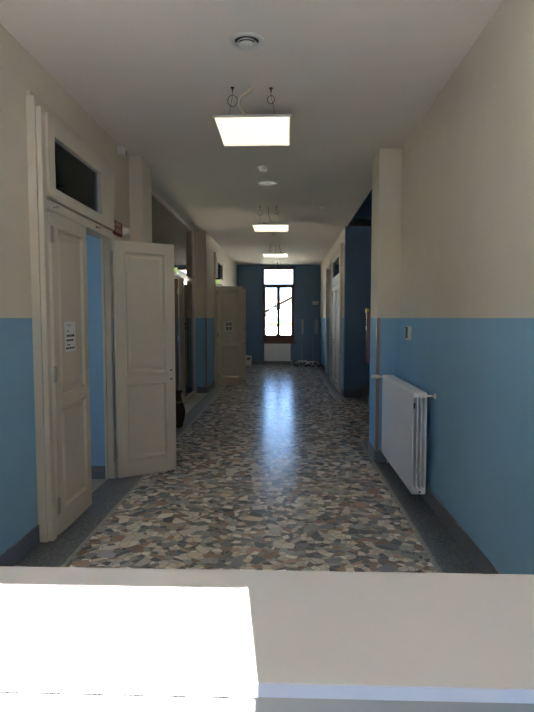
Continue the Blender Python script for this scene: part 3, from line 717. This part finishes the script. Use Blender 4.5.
# ------------------------------------------------------------------ reception counter
ct = thing('reception_counter', (-.25, .6, 0), 'white reception counter crossing the foreground, left half in hard sunlight', 'counter')
m = MB(); m.box(-1.64, 1.145, .584, .857, 1.085, 1.1, .0015, seg=2); ctop = m.build('counter_top', M_COUNTER, ct)
m = MB(); m.box(-1.64, 1.145, .5825, .5845, 1.084, 1.0995); m.build('edge_band', M_EDGE, ctop)
m = MB(); m.box(-1.63, 1.135, .80, .82, .0, 1.085); m.build('front_panel', M_COUNTER, ct)
for a, b in ((-1.63, -.352), (-.349, 1.135)):
    m = MB(); m.box(a, b, .63, .648, 0, 1.085, .001, seg=1); m.build('inner_panel', M_PANEL, ct)
for x in (-1.63, 1.11):
    m = MB(); m.box(x, x + .025, .648, .80, 0, 1.085); m.build('end_panel', M_COUNTER, ct)

# ------------------------------------------------------------------ outside
g = MB(); g.box(-60, 60, 8, 90, -.9, -.8)
struct(g.build('ground_garden', M_LAWN, org=O), 'dull green garden ground beyond the end window', 'ground')
g = MB(); g.box(-60, 60, -60, 8, -.9, -.8)
struct(g.build('ground_outside', M_GRASS, org=O), 'pale gravel yard outside the building', 'ground')
ob = MB(); ob.box(-25, 25, -19, -14, -.8, 10.4, .05); ob.prism([(-25.5, -13.6, 10.4), (-25.5, -19.4, 10.4), (-25.5, -16.5, 11.2)], (51, 0, 0))  # unseen mass added to cut low sky light through the rear windows
struct(ob.build('wall_sky_blocker', M_BRICK, org=O), 'long unseen brick building added across the yard to block low sky', 'building')
hs = thing('neighbour_house', (.5, 40, -.8), 'pale house with sloping brown eave seen through the end window', 'building')
def eave(x): return 2.05 + (x + 1.5) * .52
m = MB(); m.prism([(-8, 40, -.8), (8, 40, -.8), (8, 40, eave(8) - .1), (-8, 40, max(-.75, eave(-8) - .1) + .0)][:3] + [(-6.5, 40, -.75)], (0, 6, 0)); m.build('wall', M_HOUSE, hs)
m = MB(); m.prism([(-8, 39.3, eave(-8)), (8, 39.3, eave(8)), (8, 39.3, eave(8) + .16), (-8, 39.3, eave(-8) + .16)], (0, 7.4, 0)); m.build('roof', M_ROOF, hs)
m = MB(); m.box(-1.25, -.62, 39.9, 40.02, .4, 2.3, .01); m.build('shutter', M_PALEBLUE, hs)
rail = thing('balcony_railing', (-.25, 18.75, .3), 'thin dark iron railing outside the end window', 'railing')
m = MB(); m.box(-1.2, .7, 18.735, 18.77, 1.24, 1.285, .002); m.box(-1.2, .7, 18.745, 18.76, .45, .465); m.build('rail', M_IRON, rail)
m = MB()
for i in range(20): m.cyl((-1.18 + i * .0978, 18.752, .3), (-1.18 + i * .0978, 18.752, 1.25), .005, 6)
m.build('balusters', M_IRON, rail)
b = MB(); b.box(-1.3, .8, 18.2, 18.9, .2, .3)
struct(b.build('floor_balcony', M_HOUSE, org=O), 'pale balcony slab outside the end window', 'balcony')
def shrub(x, y, r, hgt, label):
    s_ = thing('garden_shrub', (x, y, -.8), label, 'shrub', 'garden shrubs outside the end window')
    m = MB()
    for k in range(5):
        a = k * 1.3; m.tube([(x, y, -.8), (x + .3 * r * math.cos(a), y + .3 * r * math.sin(a), -.8 + hgt * .7)], .03, 6, r1=.012)
    m.build('stems', M_WOOD, s_)
    m = MB()
    for k in range(700):
        u = Vector((random.gauss(0, 1), random.gauss(0, 1), random.gauss(0, 1))).normalized() * random.uniform(.55, 1)
        p = Vector((x + u.x * r, y + u.y * r, -.8 + hgt * (.55 + .45 * u.z)))
        a = Vector((random.uniform(-1, 1), random.uniform(-1, 1), random.uniform(-1, 1))).normalized(); c_ = a.orthogonal().normalized()
        q = .16
        m.poly([p - a * q, p + c_ * q * .45, p + a * q, p - c_ * q * .45])
    m.build('foliage', M_LEAF, s_)
gw = MB(); gw.box(-9, 9, 29.8, 30.1, -.8, 1.02, .02); gw.box(-9.1, 9.1, 29.75, 30.15, 1.02, 1.1, .01)
struct(gw.build('wall_garden', M_HOUSE, org=O), 'low pale garden wall outside the end window', 'wall')
shrub(-.75, 33, .5, 2.15, 'leafy green shrub left of the window mullion outside')
shrub(-.05, 34, .55, 2.45, 'leafy green shrub right of the window mullion outside')

# ------------------------------------------------------------------ light
wd = bpy.data.worlds.new('sky'); sc.world = wd; wd.use_nodes = True
n = wd.node_tree; bg = n.nodes['Background']
sky = n.nodes.new('ShaderNodeTexSky'); sky.sky_type = 'NISHITA'; sky.sun_disc = False
sky.sun_elevation = math.radians(37.4); sky.sun_rotation = math.radians(180); sky.air_density = .7; sky.dust_density = .1; sky.ozone_density = 3.5
n.links.new(sky.outputs[0], bg.inputs['Color']); bg.inputs['Strength'].default_value = .21
sl = bpy.data.lights.new('sun', 'SUN'); sl.energy = 58; sl.angle = math.radians(.15); sl.color = (1, .965, .92)
so = bpy.data.objects.new('sun', sl); COL.objects.link(so)
so.rotation_euler = Vector((-.12, 1, -.77)).to_track_quat('-Z', 'Y').to_euler(); so.location = (2, -20, 15)

# ------------------------------------------------------------------ camera
cam = bpy.data.cameras.new('camera'); co = bpy.data.objects.new('camera', cam); COL.objects.link(co)
F = 555.0
cam.sensor_fit = 'VERTICAL'; cam.sensor_height = 36; cam.sensor_width = 27; cam.lens = F / 712 * 36; cam.clip_start = .02; cam.clip_end = 500
co.location = (0, 0, 1.5)
yaw = math.atan(19 / F); pit = math.atan(38 / F)
co.rotation_euler = (math.pi / 2 - pit, 0, yaw)
sc.camera = co
sc.view_settings.view_transform = 'Standard'; sc.view_settings.look = 'None'; sc.view_settings.gamma = 1; sc.view_settings.exposure = 2.46; sc.view_settings.use_curve_mapping = False
sc.cycles.max_bounces = 14; sc.cycles.diffuse_bounces = 8; sc.cycles.glossy_bounces = 6; sc.cycles.transparent_max_bounces = 16
sc.cycles.sample_clamp_indirect = 8; sc.cycles.caustics_reflective = False; sc.cycles.caustics_refractive = False
